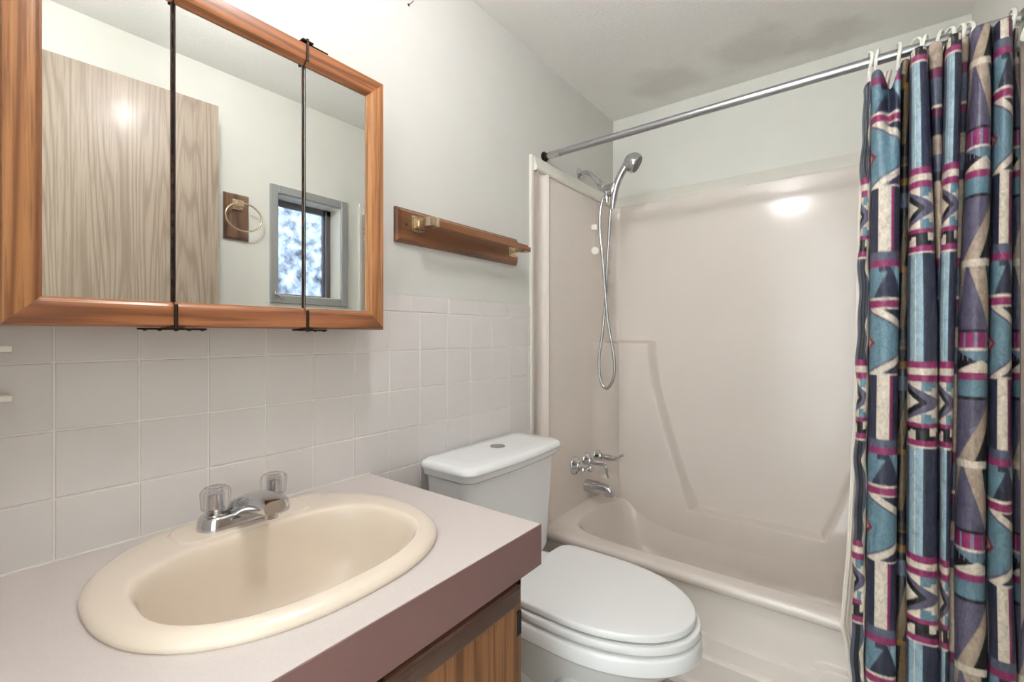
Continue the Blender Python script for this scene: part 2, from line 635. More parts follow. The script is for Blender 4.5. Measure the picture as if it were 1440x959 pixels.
# ------------------------------------------------------------------ vanity, counter, sink, faucet
ct, cb, cxf, cyr = .767, .6896, .546, .741
va = thing('vanity_cabinet', 'oak vanity cabinet with dark pull rail under the pink counter', 'vanity cabinet', (.26, .35, 0))
bm = bmesh.new()
for a in ((.008, .5, .696, .712, .09, cb - .001), (.008, .5, NY + .012, NY + .028, .09, cb - .001), (.008, .02, NY + .028, .696, .09, cb - .001),
          (.02, .5, NY + .028, .696, .09, .106), (.42, .44, NY + .012, .712, 0, .09)):
    bx(bm, *a)
obj('body', bm, M['vanity'], va, False)
bm = bmesh.new()
for a in ((.50, .519, NY + .012, .02, .09, cb - .001), (.50, .519, .36, .40, .09, cb - .001), (.50, .519, .683, .7144, .09, cb - .001),
          (.50, .519, NY + .012, .7144, .655, cb - .001), (.50, .519, NY + .012, .7144, .09, .12)):
    bx(bm, *a)
obj('face_frame', bm, M['vanity'], va, False)
for (a, b) in ((.385, .679), (.0, .372)):
    dr = obj('door', box(.52, .537, a, b, .11, .672, .003, 2), M['vanity'], va)
    bm = bmesh.new()
    prof = [(.520, .684), (.526, .684), (.530, .681), (.5315, .677), (.539, .674), (.5425, .669), (.542, .642), (.5395, .637), (.520, .636)]
    loft(bm, [[(x, yy, z) for x, z in prof] for yy in (a - .001, b + .001)])
    obj('pull_rail', bm, M['pull'], dr, True, 30)
    if a > .3:
        for zz in (.562, .17):
            bm = bmesh.new()
            bx(bm, .519, .523, .680, .712, zz, zz + .045, .001, 1)
            lathe(bm, (.526, .685, zz - .002), (0, 0, 1), [(0, .004), (.049, .004)], 12)
            obj('hinge', bm, M['bronze'], dr)

co = thing('countertop', 'pink-beige laminate countertop around the cream sink', 'countertop', (.27, .355, cb))
# top with an oval cut-out
SX, SY = .264, .388


def sup(cx, cy, ax, ay, n, a):
    c, s = math.cos(a), math.sin(a)
    return (cx + ax * math.copysign(abs(c) ** (2 / n), c), cy + ay * math.copysign(abs(s) ** (2 / n), s))


NS = 96
angs = [2 * PI * k / NS for k in range(NS)]


def rect_at(a, x0, x1, y0, y1, cx, cy):
    c, s = math.cos(a), math.sin(a)
    t = min(((x1 - cx) / c if c > 1e-9 else (x0 - cx) / c if c < -1e-9 else 1e9), ((y1 - cy) / s if s > 1e-9 else (y0 - cy) / s if s < -1e-9 else 1e9))
    return (cx + c * t, cy + s * t)


bm = bmesh.new()
X0, X1, Y0, Y1 = .0065, cxf, NY + .001, cyr
ang2 = sorted(angs + [math.atan2(yy - SY, xx - SX) % (2 * PI) for xx in (X0, X1) for yy in (Y0, Y1)])
hole = [sup(SX, SY, .20, .225, 2.3, a) for a in ang2]
outr = [rect_at(a, X0, X1, Y0, Y1, SX, SY) for a in ang2]
rg = [[(x, y, ct - .02) for x, y in hole], [(x, y, ct) for x, y in hole], [(x, y, ct) for x, y in outr], [(x, y, cb) for x, y in outr]]
loft(bm, rg[1:], False, False)
loft(bm, [rg[1], rg[0]], False, False)
loft(bm, [rg[3], [(SX + (x - SX) * .9, SY + (y - SY) * .9, cb) for x, y in outr], [(x, y, ct - .02) for x, y in hole]], False, False)
bmesh.ops.remove_doubles(bm, verts=bm.verts[:], dist=1e-5)
obj('top', bm, M['laminate'], co, True, 25)
obj('edge_band', box(cxf - .0005, cxf + .0018, Y0, cyr + .0018, cb - .0005, ct - .0006, .0005, 1), M['laminate_edge'], co, False)['label'] = 'mauve laminate edge strip'
obj('end_band', box(X0, cxf, cyr - .0005, cyr + .0018, cb - .0005, ct - .0006, .0005, 1), M['laminate_edge'], co, False)
obj('caulk_line', box(.006, .0095, Y0, cyr, ct - .0005, ct + .003, .001, 2), M['trim'], co)

sk = thing('sink', 'cream oval drop-in sink set into the counter', 'sink', (SX, SY, ct))


def inner(a, k=1.0):
    # the basin mouth: flatter along the back (towards the wall)
    c, s = math.cos(a), math.sin(a)
    cx, cy = .318, .381
    if c >= 0:
        x, y = sup(0, 0, .142 * k, .203 * k, 2.35, a)
    else:
        x, y = sup(0, 0, .146 * k, .203 * k, 3.0, a)
    return cx + x, cy + y


def outer(a, k=1.0):
    x, y = sup(0, 0, .2275 * k, .2535 * k, 2.35, a)
    return SX + x, SY + y


bm = bmesh.new()
rings = [[(*outer(a, .96), ct - .012) for a in angs],
         [(*outer(a, .992), ct) for a in angs], [(*outer(a, 1.0), ct + .003) for a in angs], [(*outer(a, .995), ct + .008) for a in angs], [(*outer(a, .975), ct + .013) for a in angs],
         [(*outer(a, .945), ct + .0165) for a in angs]]
for t, dz in ((.3, .0175), (.55, .018), (.8, .0185), (.93, .018)):
    r = []
    for a in angs:
        ox, oy = outer(a, .945); ix, iy = inner(a)
        r.append((ox + (ix - ox) * t, oy + (iy - oy) * t, ct + dz))
    rings.append(r)
for k, dz in ((1.0, .016), (.982, .011), (.965, .002), (.95, -.012), (.925, -.04), (.88, -.08), (.80, -.112), (.66, -.132), (.45, -.14), (.2, -.144), (.09, -.145)):
    sh = -.012 * (1 - k)
    rings.append([(inner(a, k)[0] + sh, inner(a, k)[1], ct + dz) for a in angs])
loft(bm, rings, False, True)
obj('basin', bm, M['sink'], sk, True, 60)
bm = bmesh.new()
dx, dy = inner(0, 0)[0] - .011, .381
lathe(bm, (dx, dy, ct - .1455), (0, 0, 1), [(0, .03), (.003, .03), (.0045, .024), (.002, .02), (.002, .016), (.006, .015), (.007, 0)], 28, True, False)
obj('drain', bm, M['chrome'], sk)
# raised faucet ledge in the rim
bm = bmesh.new()
rr = [rrect(.118, .386, .048 * k, .112 * k2, .03, z) for k, k2, z in ((1.04, 1.06, ct + .014), (1.0, 1.0, ct + .0205), (.93, .97, ct + .0225))]
loft(bm, rr)
obj('faucet_ledge', bm, M['sink'], sk, True, 60)

fz = ct + .0222
FX, FY = .122, .386
fa = thing('sink_faucet', 'chrome centre-set faucet with clear acrylic knobs behind the sink', 'faucet', (FX, FY, fz))
bm = bmesh.new()
loft(bm, [rrect(FX, FY, hx, hy, min(hx, .028) - .001, fz + z, 8) for hx, hy, z in ((.029, .0795, 0), (.029, .0795, .004), (.0265, .077, .018), (.0235, .074, .022), (.02, .07, .0235))])
# cast spout rising from the base plate out over the basin
secs = [(-.024, .024, .030, .024), (-.012, .024, .036, .034), (.006, .022, .034, .046), (.03, .021, .028, .056), (.055, .024, .024, .061), (.08, .028, .021, .0625), (.1, .031, .0195, .0605), (.112, .034, .018, .056)]
rings = []
for dx_, zb, hw, zt in secs:
    zb = max(zb, 0)
    ring = []
    if dx_ < .02:
        zb = .004
    elif dx_ < .05:
        zb = .014
    for k in range(20):
        a = 2 * PI * k / 20
        x, z = sup(0, 0, hw, (zt - zb) / 2, 3.2, a)
        ring.append((FX + dx_, FY + x, fz + (zt + zb) / 2 + z))
    rings.append(ring)
loft(bm, rings)
obj('body', bm, M['chrome'], fa, True, 45)
bm = bmesh.new()
lathe(bm, (FX + .098, FY, fz + .036), (0, 0, -1), [(0, .011), (.012, .011), (.013, .008)], 20)
obj('aerator', bm, M['chrome_dull'], fa)
for s in (-1, 1):
    ky = FY + s * .051
    bm = bmesh.new()
    lathe(bm, (FX, ky, fz + .021), (0, 0, 1), [(0, .018), (.004, .0175), (.008, .012), (.012, .0085), (.038, .0085), (.04, .0)], 24, True, False)
    st = obj('handle_stem', bm, M['chrome'], fa)
    bm = bmesh.new()
    wob = lambda a, t: 1 + .035 * math.cos(10 * a)
    lathe(bm, (FX, ky, fz + .03), (0, 0, 1), [(0, .0125), (.0, .0185), (.004, .0215), (.03, .0235), (.036, .0225), (.0405, .0185), (.042, .013), (.0405, .0115), (.0405, .0)], 60, False, False, wob)
    lathe(bm, (FX, ky, fz + .03), (0, 0, 1), [(0, .0125), (.034, .0105), (.035, 0)], 60, False, False)
    bmesh.ops.remove_doubles(bm, verts=bm.verts[:], dist=1e-5)
    obj('acrylic_knob', bm, M['acrylic'], fa, True, 30)

# ------------------------------------------------------------------ toilet
TY = 1.138
to = thing('toilet', 'white two-piece toilet with closed lid between vanity and tub', 'toilet', (.4, TY, 0))


def egg(xb, xm, xf_, hw, z, n=4.0, N=64, cy=TY):
    pts = []
    for k in range(N):
        a = 2 * PI * k / N
        c, s = math.cos(a), math.sin(a)
        if c >= 0:
            pts.append((xm + (xf_ - xm) * math.copysign(abs(c) ** .96, c), cy + hw * s, z))
        else:
            pts.append((xm + (xm - xb) * math.copysign(abs(c) ** (2 / n), c), cy + hw * math.copysign(abs(s) ** (2 / n), s), z))
    return pts


bm = bmesh.new()
rings = [egg(.10, .30, .56, .105, 0, 4), egg(.10, .30, .56, .105, .03, 4), egg(.11, .30, .545, .098, .06, 4), egg(.11, .32, .55, .102, .14, 4),
         egg(.10, .36, .59, .118, .22, 4), egg(.08, .41, .655, .145, .29, 4), egg(.06, .44, .70, .166, .335, 4), egg(.05, .445, .715, .174, .353, 4),
         egg(.045, .445, .731, .186, .357, 4), egg(.04, .445, .738, .192, .364, 4), egg(.04, .445, .736, .19, .392, 4), egg(.045, .445, .73, .184, .400, 4), egg(.06, .445, .71, .17, .402, 4)]
loft(bm, rings)
obj('bowl', bm, M['porcelain'], to, True, 60)
for s in (-1, 1):
    bm = bmesh.new()
    pts = spline([(.50, TY + s * .085, .30), (.455, TY + s * .108, .265), (.42, TY + s * .102, .20), (.35, TY + s * .092, .165), (.27, TY + s * .088, .20), (.2, TY + s * .085, .28), (.15, TY + s * .08, .33)], 6)
    tube(bm, pts, [.026 + .012 * math.sin(PI * i / (len(pts) - 1)) for i in range(len(pts))], 14)
    obj('trapway', bm, M['porcelain'], to)
bm = bmesh.new()
loft(bm, [egg(.25, .447, .727, .183, .407), egg(.245, .447, .733, .188, .410), egg(.245, .447, .733, .188, .424), egg(.248, .447, .730, .185, .427)])
obj('seat', bm, M['seat'], to, True, 60)
bm = bmesh.new()
loft(bm, [egg(.262, .45, .716, .176, .431, 8), egg(.256, .45, .722, .181, .434, 8), egg(.256, .45, .722, .181, .4455, 8), egg(.2575, .45, .7205, .1795, .4485, 8), egg(.2605, .45, .7175, .1765, .4502, 8), egg(.275, .45, .70, .162, .4509, 8), egg(.33, .45, .62, .11, .4522, 8), egg(.42, .45, .48, .03, .4530, 8)])
obj('lid', bm, M['seat'], to, True, 60)
for s in (-1, 1):
    bm = bmesh.new()
    loft(bm, [rrect(.24, TY + s * .075, .022 * k, .026 * k, .008, z) for k, z in ((1, .401), (1, .432), (.9, .437))])
    obj('lid_hinge', bm, M['seat'], to)


def bowed(x0, x1, y0, y1, bow, r, z, n=8):
    """tank plan: straight back at x0, bowed front at x1."""
    pts = rrect((x0 + x1) / 2, (y0 + y1) / 2, (x1 - x0) / 2, (y1 - y0) / 2, r, z, n)
    # add points along the front edge for the bow
    out = []
    for i, p in enumerate(pts):
        out.append(p)
        nx = pts[(i + 1) % len(pts)]
        if abs(nx[1] - p[1]) > .1:
            for k in range(1, 12):
                t = k / 12
                out.append((p[0] + (nx[0] - p[0]) * t, p[1] + (nx[1] - p[1]) * t, z))
    res = []
    for x, y, zz in out:
        f = max(0, (x - x0) / (x1 - x0)) ** 2
        v = (y - (y0 + y1) / 2) / ((y1 - y0) / 2)
        res.append((x + bow * f * (1 - v * v), y, zz))
    return res


bm = bmesh.new()
loft(bm, [bowed(.03, .178, .94, 1.325, .012, .03, .403), bowed(.028, .188, .93, 1.335, .014, .03, .43), bowed(.024, .2, .912, 1.352, .016, .028, .735)])
obj('tank', bm, M['porcelain'], to, True, 50)
bm = bmesh.new()
loft(bm, [bowed(.022, .208, .903, 1.362, .016, .03, .731), bowed(.02, .213, .899, 1.366, .016, .03, .736), bowed(.02, .214, .897, 1.368, .016, .03, .75),
          bowed(.017, .220, .893, 1.372, .017, .032, .753), bowed(.016, .222, .892, 1.373, .017, .032, .760), bowed(.02, .217, .896, 1.369, .017, .032, .771), bowed(.03, .206, .907, 1.358, .016, .03, .776), bowed(.06, .17, .95, 1.31, .01, .03, .7775)])
lid = obj('tank_lid', bm, M['porcelain'], to, True, 60)
bm = bmesh.new()
lathe(bm, (.117, 1.14, .7765), (0, 0, 1), [(0, .024), (.003, .024), (.0045, .021), (.0045, .019), (.003, .0185), (.004, .0175), (.0055, .010), (.006, 0)], 32, True, False)
obj('flush_button', bm, M['chrome_dull'], lid)

# ------------------------------------------------------------------ bathtub with moulded surround
TW = W
bt = thing('bathtub', 'almond fibreglass bathtub with moulded surround behind the toilet', 'bathtub', (TW / 2, 1.88, 0))
yf, zr = 1.53, .36
# rim and basin
bm = bmesh.new()
cxm, cym = TW / 2, 1.8825
A96 = [2 * PI * k / 128 for k in range(128)]


def rsup(ax, ay, n, a):
    return sup(cxm, cym, ax, ay, n, a)


rings = []
ox, oy0, oy1 = .003, yf, 2.243
for dy, z in ((.022, .318), (.012, .322), (.002, .33), (-.004, .342), (-.002, .352), (.006, .358), (.016, .3605)):
    hw = TW / 2 - ox
    yc = (oy0 + dy + oy1) / 2
    hy = (oy1 - oy0 - dy) / 2
    rings.append([(cxm + sup(0, 0, hw, 1, 40, a)[0] - cxm * 0, yc + sup(0, 0, 1, hy, 40, a)[1], z) for a in A96])
for ax, ay, n, z in ((.592, .2895, 6, .3605), (.586, .2835, 5.5, .357), (.58, .279, 5, .348), (.572, .273, 4.6, .32), (.555, .262, 4.2, .24), (.52, .25, 4, .15), (.48, .235, 4, .1), (.42, .2, 3.5, .082), (.2, .1, 3, .078)):
    ring = []
    for a in A96:
        q = rsup(ax, ay, n if math.sin(a) < 0 else max(n + 1.5, 2.2 * n - 1.5), a)
        ring.append((*q, z - (.034 * float(sstep((q[1] - 1.9) / .22)) if z > .3 else 0)))
    rings.append(ring)
loft(bm, rings, False, True)
obj('basin', bm, M['fiberglass'], bt, True, 50)
# apron with moulded steps
nx, nz = 120, 90
xs = np.linspace(.003, TW - .003, nx)
zz = np.linspace(0.0, .32, nz)
Xg, Zg = np.meshgrid(xs, zz)
tt = sstep((np.abs(Xg - TW / 2) - .255) / .03)          # the panel line steps up near both ends
l1 = .172 + .038 * tt
l2 = .115 + .0 * tt
l3 = .024
prot = .017 * (1 - sstep((Zg - l1 + .006) / .006)) + .015 * (1 - sstep((Zg - l2 + .006) / .006)) + .012 * (1 - sstep((Zg - l3 + .006) / .006))
Yg = yf + .034 - prot
V = [(Xg[j, i], Yg[j, i], Zg[j, i]) for j in range(nz) for i in range(nx)]
Fc = [(j * nx + i, j * nx + i + 1, (j + 1) * nx + i + 1, (j + 1) * nx + i) for j in range(nz - 1) for i in range(nx - 1)]
n0 = len(V)
V += [(xs[0], yf + .06, 0), (xs[-1], yf + .06, 0), (xs[-1], yf + .06, .32), (xs[0], yf + .06, .32)]
Fc += [(n0, n0 + 3, n0 + 2, n0 + 1)]
obj('apron', (V, Fc), M['fiberglass'], bt, True, 60)

# surround wall: swept along left wall, back wall, right wall
xi, yi, rc = .014, 2.222, .045
path = []
for y in np.linspace(1.500, yi - rc, 70):
    path.append((xi, y, 1, 0))
for k in range(1, 12):
    a = PI - (PI / 2) * k / 12
    path.append((xi + rc + rc * math.cos(a), yi - rc + rc * math.sin(a), -math.cos(a), -math.sin(a)))
for x in np.linspace(xi + rc, TW - xi - rc, 210):
    path.append((x, yi, 0, -1))
for k in range(1, 12):
    a = PI / 2 - (PI / 2) * k / 12
    path.append((TW - xi - rc + rc * math.cos(a), yi - rc + rc * math.sin(a), -math.cos(a), -math.sin(a)))
for y in np.linspace(yi - rc, 1.500, 70):
    path.append((TW - xi, y, -1, 0))
zrow = np.concatenate([np.linspace(.16, .315, 16), np.linspace(.32, .36, 20), np.linspace(.365, 1.07, 120), np.linspace(1.075, 1.12, 16), np.linspace(1.13, 1.785, 40)])
path = np.array(path)
px, py = path[:, 0][None, :], path[:, 1][None, :]
Z = zrow[:, None]
cz_ = [.25, .326, .40, .47, .55, .63, .75, .879, .98, 1.06, 1.2]
cx_ = [.437, .437, .405, .378, .350, .323, .287, .2547, .237, .228, .2266]
xc = np.interp(Z, cz_, cx_)
w = .026
onback = (py > yi - rc - .001)
ledge = .340
left = sstep((xc - px) / w + .5)
right = sstep((px - (TW - xc - .0)) / w + .5)
low = sstep((ledge - Z) / .012 + .5)
top = sstep((1.098 - Z) / .022 + .5)
thick = np.maximum(np.maximum(left, right), low) * top
endf = sstep((py - 1.98) / .2)           # the thick column dies away along the end walls
T = (.058 + .022 * sstep((.50 - Z) / .15)) * thick * np.where(onback, 1.0, endf)
# front flange: two raised beads with a groove between
fr = np.zeros_like(T)
isend = ~onback
yy = py + 0 * Z
fr += isend * (.010 * (np.abs(yy - 1.508) < .010) + .014 * (np.abs(yy - 1.582) < .012) - .008 * (np.abs(yy - 1.540) < .020))
# merge into the tub wall below the rim
T = T + fr
PX = px + path[:, 2][None, :] * T
PY = py + path[:, 3][None, :] * T
nr, nc = T.shape
Zf = np.broadcast_to(Z, T.shape)
V = np.stack([PX, PY, Zf], -1).reshape(-1, 3).tolist()
Fc = [(j * nc + i, j * nc + i + 1, (j + 1) * nc + i + 1, (j + 1) * nc + i) for j in range(nr - 1) for i in range(nc - 1)]
# back skin so the panel has thickness
n0 = len(V)
bp = [(p[0] - p[2] * .010, p[1] - p[3] * .010) for p in path]
for z in (zrow[0], zrow[-1]):
    V += [(a, b, z) for a, b in bp]
Fc += [(n0 + i, n0 + nc + i, n0 + nc + i + 1, n0 + i + 1) for i in range(nc - 1)]
Fc += [((nr - 1) * nc + i, (nr - 1) * nc + i + 1, n0 + nc + i + 1, n0 + nc + i) for i in range(nc - 1)]
Fc += [(i, n0 + i, n0 + i + 1, i + 1) for i in range(nc - 1)]
sw = obj('surround_wall', (V, Fc), M['fiberglass'], bt, True, 55)
# screw cap on the left end panel
bm = bmesh.new()
lathe(bm, (.012, 1.615, 1.715), (1, 0, 0), [(0, .006), (.004, .005), (.006, 0)], 14, True, False)
obj('screw_cap', bm, M['plastic'], sw)

# painted trims over the surround
bm = bmesh.new()
prof = [(0, 1.783), (.022, 1.783), (.026, 1.79), (.024, 1.80), (.012, 1.835), (.008, 1.842), (0, 1.842)]
loft(bm, [[(o, 1.5, z) for o, z in prof], [(o, D - o, z) for o, z in prof], ])
loft(bm, [[(o, D - o, z) for o, z in prof], [(W - o, D - o, z) for o, z in prof]])
loft(bm, [[(W - o, D - o, z) for o, z in prof], [(W - o, 1.5, z) for o, z in prof]])
struct('trim_1', bm, M['trim'], smooth=True, angle=35)
bm = bmesh.new()
bx(bm, 0, .012, 1.480, 1.499, 0, 1.842, .003, 2)
bx(bm, W - .012, W, 1.480, 1.499, 0, 1.842, .003, 2)
struct('trim_2', bm, M['trim'], smooth=True)

# ------------------------------------------------------------------ tub faucet set
tf = thing('tub_faucet', 'chrome tub faucet with three valves and spout on the left end wall', 'tub faucet', (.014, 1.926, .43))
for i, ys in enumerate((1.818, 1.926, 2.033)):
    zc = .547
    r = (.041, .036, .037)[i]
    bm = bmesh.new()
    lathe(bm, (.010, ys, zc), (1, 0, 0), [(0, r), (.006, r), (.012, r * .9), (.02, r * .55), (.03, r * .45), (.031, 0)], 32, True, False)
    es = obj('escutcheon', bm, M['chrome'], tf)
    bm = bmesh.new()
    if i == 0:
        lathe(bm, (.03, ys, zc), (1, 0, 0), [(0, .012), (.012, .012), (.016, .018), (.058, .0165), (.07, .012), (.074, 0)], 24, True, False)
        pts = spline([(.07, ys, zc), (.082, ys - .02, zc - .002), (.084, ys - .05, zc + .004), (.088, ys - .062, zc + .008)], 5)
        tube(bm, pts, [.009, .009, .009, .008, .008, .007, .007, .006, .006, .006, .006, .007, .007, .0075, .007, .004], 12)
    elif i == 1:
        lathe(bm, (.03, ys, zc), (1, 0, 0), [(0, .011), (.02, .014), (.05, .013), (.07, .011), (.085, .008), (.088, 0)], 24, True, False)
        pts = spline([(.08, ys, zc), (.105, ys, zc - .004), (.116, ys, zc - .02), (.12, ys, zc - .045), (.126, ys, zc - .062)], 5)
        tube(bm, pts, [.009 - .004 * k / (len(pts) - 1) for k in range(len(pts))], 12)
    else:
        lathe(bm, (.03, ys, zc), (1, 0, 0), [(0, .011), (.02, .012), (.03, .015), (.05, .014), (.07, .010), (.08, .007)], 24)
        pts = spline([(.075, ys, zc), (.10, ys, zc + .002), (.125, ys, zc + .008), (.148, ys - .002, zc + .022), (.152, ys - .002, zc + .025)], 5)
        tube(bm, pts, [.008 - .003 * k / (len(pts) - 1) + (.003 if k > len(pts) - 6 else 0) for k in range(len(pts))], 12)
    obj('lever_handle', bm, M['chrome'], tf)
bm = bmesh.new()
sp = [(0, .036, .028, .0), (.02, .036, .028, .0), (.06, .0335, .0265, .001), (.10, .030, .025, -.002), (.125, .027, .023, -.007), (.138, .021, .019, -.013), (.143, .011, .010, -.018)]
rings = []
for dx_, hy, hz, dz in sp:
    rings.append([(.012 + dx_, 1.926 + sup(0, 0, hy * .8, hz, 2.4, a)[0], .432 + dz + sup(0, 0, hy * .8, hz, 2.4, a)[1]) for a in [2 * PI * k / 28 for k in range(28)]])
loft(bm, rings)
lathe(bm, (.128, 1.926, .425), (0, 0, -1), [(0, .017), (.022, .017), (.022, .013), (.012, .012)], 20)
obj('spout', bm, M['chrome'], tf, True, 50)

# ------------------------------------------------------------------ hand shower
F_, TH_, U0_, H_, CX_, CZ_ = 648, math.radians(37.2), 720, 472, 1.04, 1.13
hs = thing('hand_shower', 'chrome hand shower with looped metal hose on the shower arm', 'hand shower', (0, 1.89, 1.877))
bm = bmesh.new()
lathe(bm, (0, 1.888, 1.877), (1, 0, 0), [(0, .029), (.004, .029), (.009, .022), (.013, .013), (.014, .0)], 28, True, False)
obj('flange', bm, M['chrome'], hs)
bm = bmesh.new()
tube(bm, spline([(.004, 1.888, 1.877), (.03, 1.889, 1.879), (.055, 1.89, 1.866), (.085, 1.892, 1.832), (.098, 1.893, 1.818)], 6), .0105, 16)
obj('shower_arm', bm, M['chrome'], hs)
bm = bmesh.new()
dvc = Vector((.62, .05, -.78)).normalized()
lathe(bm, (.09, 1.8925, 1.826), dvc, [(0, .012), (.0, .016), (.018, .016), (.018, .012), (.026, .012), (.026, .018), (.045, .018), (.048, .013), (.062, .013)], 20)
lathe(bm, (.108, 1.894, 1.804), (.2, -1, .2), [(0, .008), (.022, .008), (.024, .006)], 14)
obj('diverter', bm, M['chrome'], hs)
bm = bmesh.new()
lathe(bm, (.122, 1.895, 1.789), (.95, 0, .1), [(0, .014), (.03, .014)], 18)
tube(bm, [(.140, 1.895, 1.766), (.156, 1.896, 1.768), (.166, 1.897, 1.785), (.17, 1.897, 1.80)], [.017, .02, .02, .018], 18)
tube(bm, [(.130, 1.894, 1.775), (.132, 1.894, 1.745), (.134, 1.894, 1.722)], [.011, .012, .009], 14)
obj('bracket', bm, M['chrome'], hs)
bm = bmesh.new()
hp = spline([(.160, 1.897, 1.690), (.162, 1.897, 1.715), (.168, 1.897, 1.75), (.178, 1.897, 1.79), (.198, 1.897, 1.832), (.222, 1.898, 1.868), (.240, 1.898, 1.886)], 6)
tube(bm, hp, [.0085 + .0085 * min(1, i / 12) + .004 * max(0, (i - 26) / 10) for i in range(len(hp))], 18)
hd_ = obj('handset', bm, M['chrome'], hs)
bm = bmesh.new()
fd = Vector((.78, .22, -.5)).normalized()
hb = Vector((.230, 1.899, 1.894))
lathe(bm, hb, fd, [(-.012, 0), (-.010, .016), (0, .030), (.014, .040), (.03, .043), (.042, .042), (.048, .038)], 30, False, True)
obj('shower_head', bm, M['chrome'], hd_, True, 50)
bm = bmesh.new()
lathe(bm, hb + fd * .047, fd, [(0, .036), (.004, .035), (.005, .028), (.003, .026), (.005, .02), (.0055, 0)], 30, True, False)
obj('spray_face', bm, M['rubber'], hd_)


def pix(u, v, y):
    s, c = math.sin(TH_), math.cos(TH_)
    d = u - U0_
    rx, ry, rz = -F_ * s + d * c, F_ * c + d * s, H_ - v
    t = y / ry
    return (CX_ + rx * t, y, CZ_ + rz * t)


hpx = [(262, 280, 1.894), (250, 330, 1.888), (249, 400, 1.884), (258, 490, 1.882), (266, 590, 1.882), (274, 690, 1.884), (288, 770, 1.888), (298, 840, 1.892), (294, 895, 1.896), (272, 927, 1.9), (251, 900, 1.904), (246, 830, 1.906),
       (256, 750, 1.908), (266, 650, 1.908), (272, 540, 1.906), (280, 400, 1.902), (287, 305, 1.899)]
hose = [(.134, 1.894, 1.724)] + [pix(740 + a / 2.4, 160 + b / 2.4, y) for a, b, y in hpx] + [(.160, 1.897, 1.692)]
bm = bmesh.new()
hpts = spline(hose, 14)
tube(bm, hpts, [.0062 + .0006 * (i % 2) for i in range(len(hpts))], 10)
obj('hose', bm, M['chrome_dull'], hs, True, 60)

# cord with tag and disc on the end wall
hc = thing('hanging_cord', 'thin cord with tiny tag and white disc behind the shower hose', 'cord', (.02, 1.9755, 1.52))
bm = bmesh.new()
tube(bm, [(.0265, 1.9755, 1.79), (.032, 1.9755, 1.76), (.032, 1.9765, 1.54)], .0012, 6)
obj('string', bm, M['grout'], hc)
bm = bmesh.new()
e1, e2 = Vector((.88, .46, 0)) * .013, Vector((.46, -.88, 0)) * .0005
cc = Vector((.030, 1.975, 1.645))
loft(bm, [[cc - e1 - e2 + Vector((0, 0, z)), cc + e1 - e2 + Vector((0, 0, z)), cc + e1 + e2 + Vector((0, 0, z)), cc - e1 + e2 + Vector((0, 0, z))] for z in (-.012, .012)])
obj('paper_tag', bm, M['plastic'], hc, False)
bm = bmesh.new()
lathe(bm, (.034, 1.976, 1.532), (.46, -.88, 0), [(0, .018), (.003, .018), (.005, .015), (.0045, .009), (.0055, 0)], 24, True, False)
obj('disc', bm, M['plastic'], hc)

# ------------------------------------------------------------------ curtain rod and rings
RY, RZ0, RZ1 = 1.587, 1.863, 1.876
cr = thing('curtain_rod', 'steel tension rod spanning the tub', 'curtain rod', (W / 2, RY, RZ0))
rz = lambda x: RZ0 + (RZ1 - RZ0) * x / W
bm = bmesh.new()
tube(bm, [(.03, RY, rz(.03)), (.6, RY, rz(.6)), (W - .02, RY, rz(W))], .0132, 20)
obj('outer_tube', bm, M['rod'], cr)
bm = bmesh.new()
tube(bm, [(.008, RY, rz(0)), (.07, RY, rz(.07))], .0105, 18)
lathe(bm, (.028, RY, rz(.03)), (1, 0, 0), [(0, .0145), (.05, .0145)], 20)
obj('inner_tube', bm, M['chrome_dull'], cr)
for x, d in ((.0, 1), (W, -1)):
    bm = bmesh.new()
    lathe(bm, (x, RY, rz(x)), (d, 0, 0), [(0, .021), (.006, .021), (.01, .015), (.018, .014), (.019, 0)], 22, True, False)
    obj('end_cup', bm, M['bronze'] if d > 0 else M['chrome_dull'], cr)

ringx = [1.0556, 1.0753, 1.1166, 1.150, 1.173, 1.203, 1.2145, 1.2345, 1.2465, 1.3213]
ring0 = None
lab = ['first curtain ring from the open end of the rod', 'second curtain ring from the open end, close to the first', 'third curtain ring, alone above the tan fold',
       'fourth curtain ring, above the first long blue stripe fold', 'fifth curtain ring, between the two long blue stripe folds', 'sixth curtain ring, left side of the second blue stripe fold top',
       'seventh curtain ring, above the second long blue stripe fold', 'eighth curtain ring, just right of the second blue stripe fold', 'ninth curtain ring, just left of the mauve fold top', 'last curtain ring, nearest the right wall']
for i, x in enumerate(ringx):
    if ring0 is None:
        bm = bmesh.new()
        pts = []
        for k in range(25):
            a = math.radians(-130 + 310 * k / 24)
            pts.append((.002 * math.sin(a * 2), -.021 * math.cos(a) - .003, .029 * math.sin(a) - .003 + (-.012 if a < -1.2 else 0)))
        tube(bm, pts, .0042, 10, .75)
        ring0 = obj('curtain_ring', bm, M['plastic'])
        o = ring0
    else:
        o = ring0.copy()
        C.objects.link(o)
    o.location = (x, RY, rz(x) - .001)
    o.rotation_euler = (0, 0, (.25, -.2, .1, .5, -.4, -.5, .3, .2, .4, .1)[i])
    tag(o, lab[i], 'curtain ring', 'white curtain rings on the rod')

# ------------------------------------------------------------------ the curtain
COL = {k: np.array(srgb(*v)[:3]) for k, v in dict(
    mag=(138, 46, 94), magd=(100, 38, 68), navy=(46, 49, 68), black=(27, 27, 30), teal=(98, 128, 142), tealp=(140, 166, 178), mauve=(90, 85, 106),
    cream=(208, 196, 180), tan=(168, 150, 133), slate=(84, 90, 108), lav=(128, 126, 152), gold=(128, 92, 44), brown=(62, 49, 38), dtan=(104, 84, 58), red=(136, 44, 62), blue=(62, 78, 116)).items()}
PER = .465


def paint(u, h):
    return np.zeros(u.shape + (3,))


def put(c, m, k):
    c[m] = COL[k]


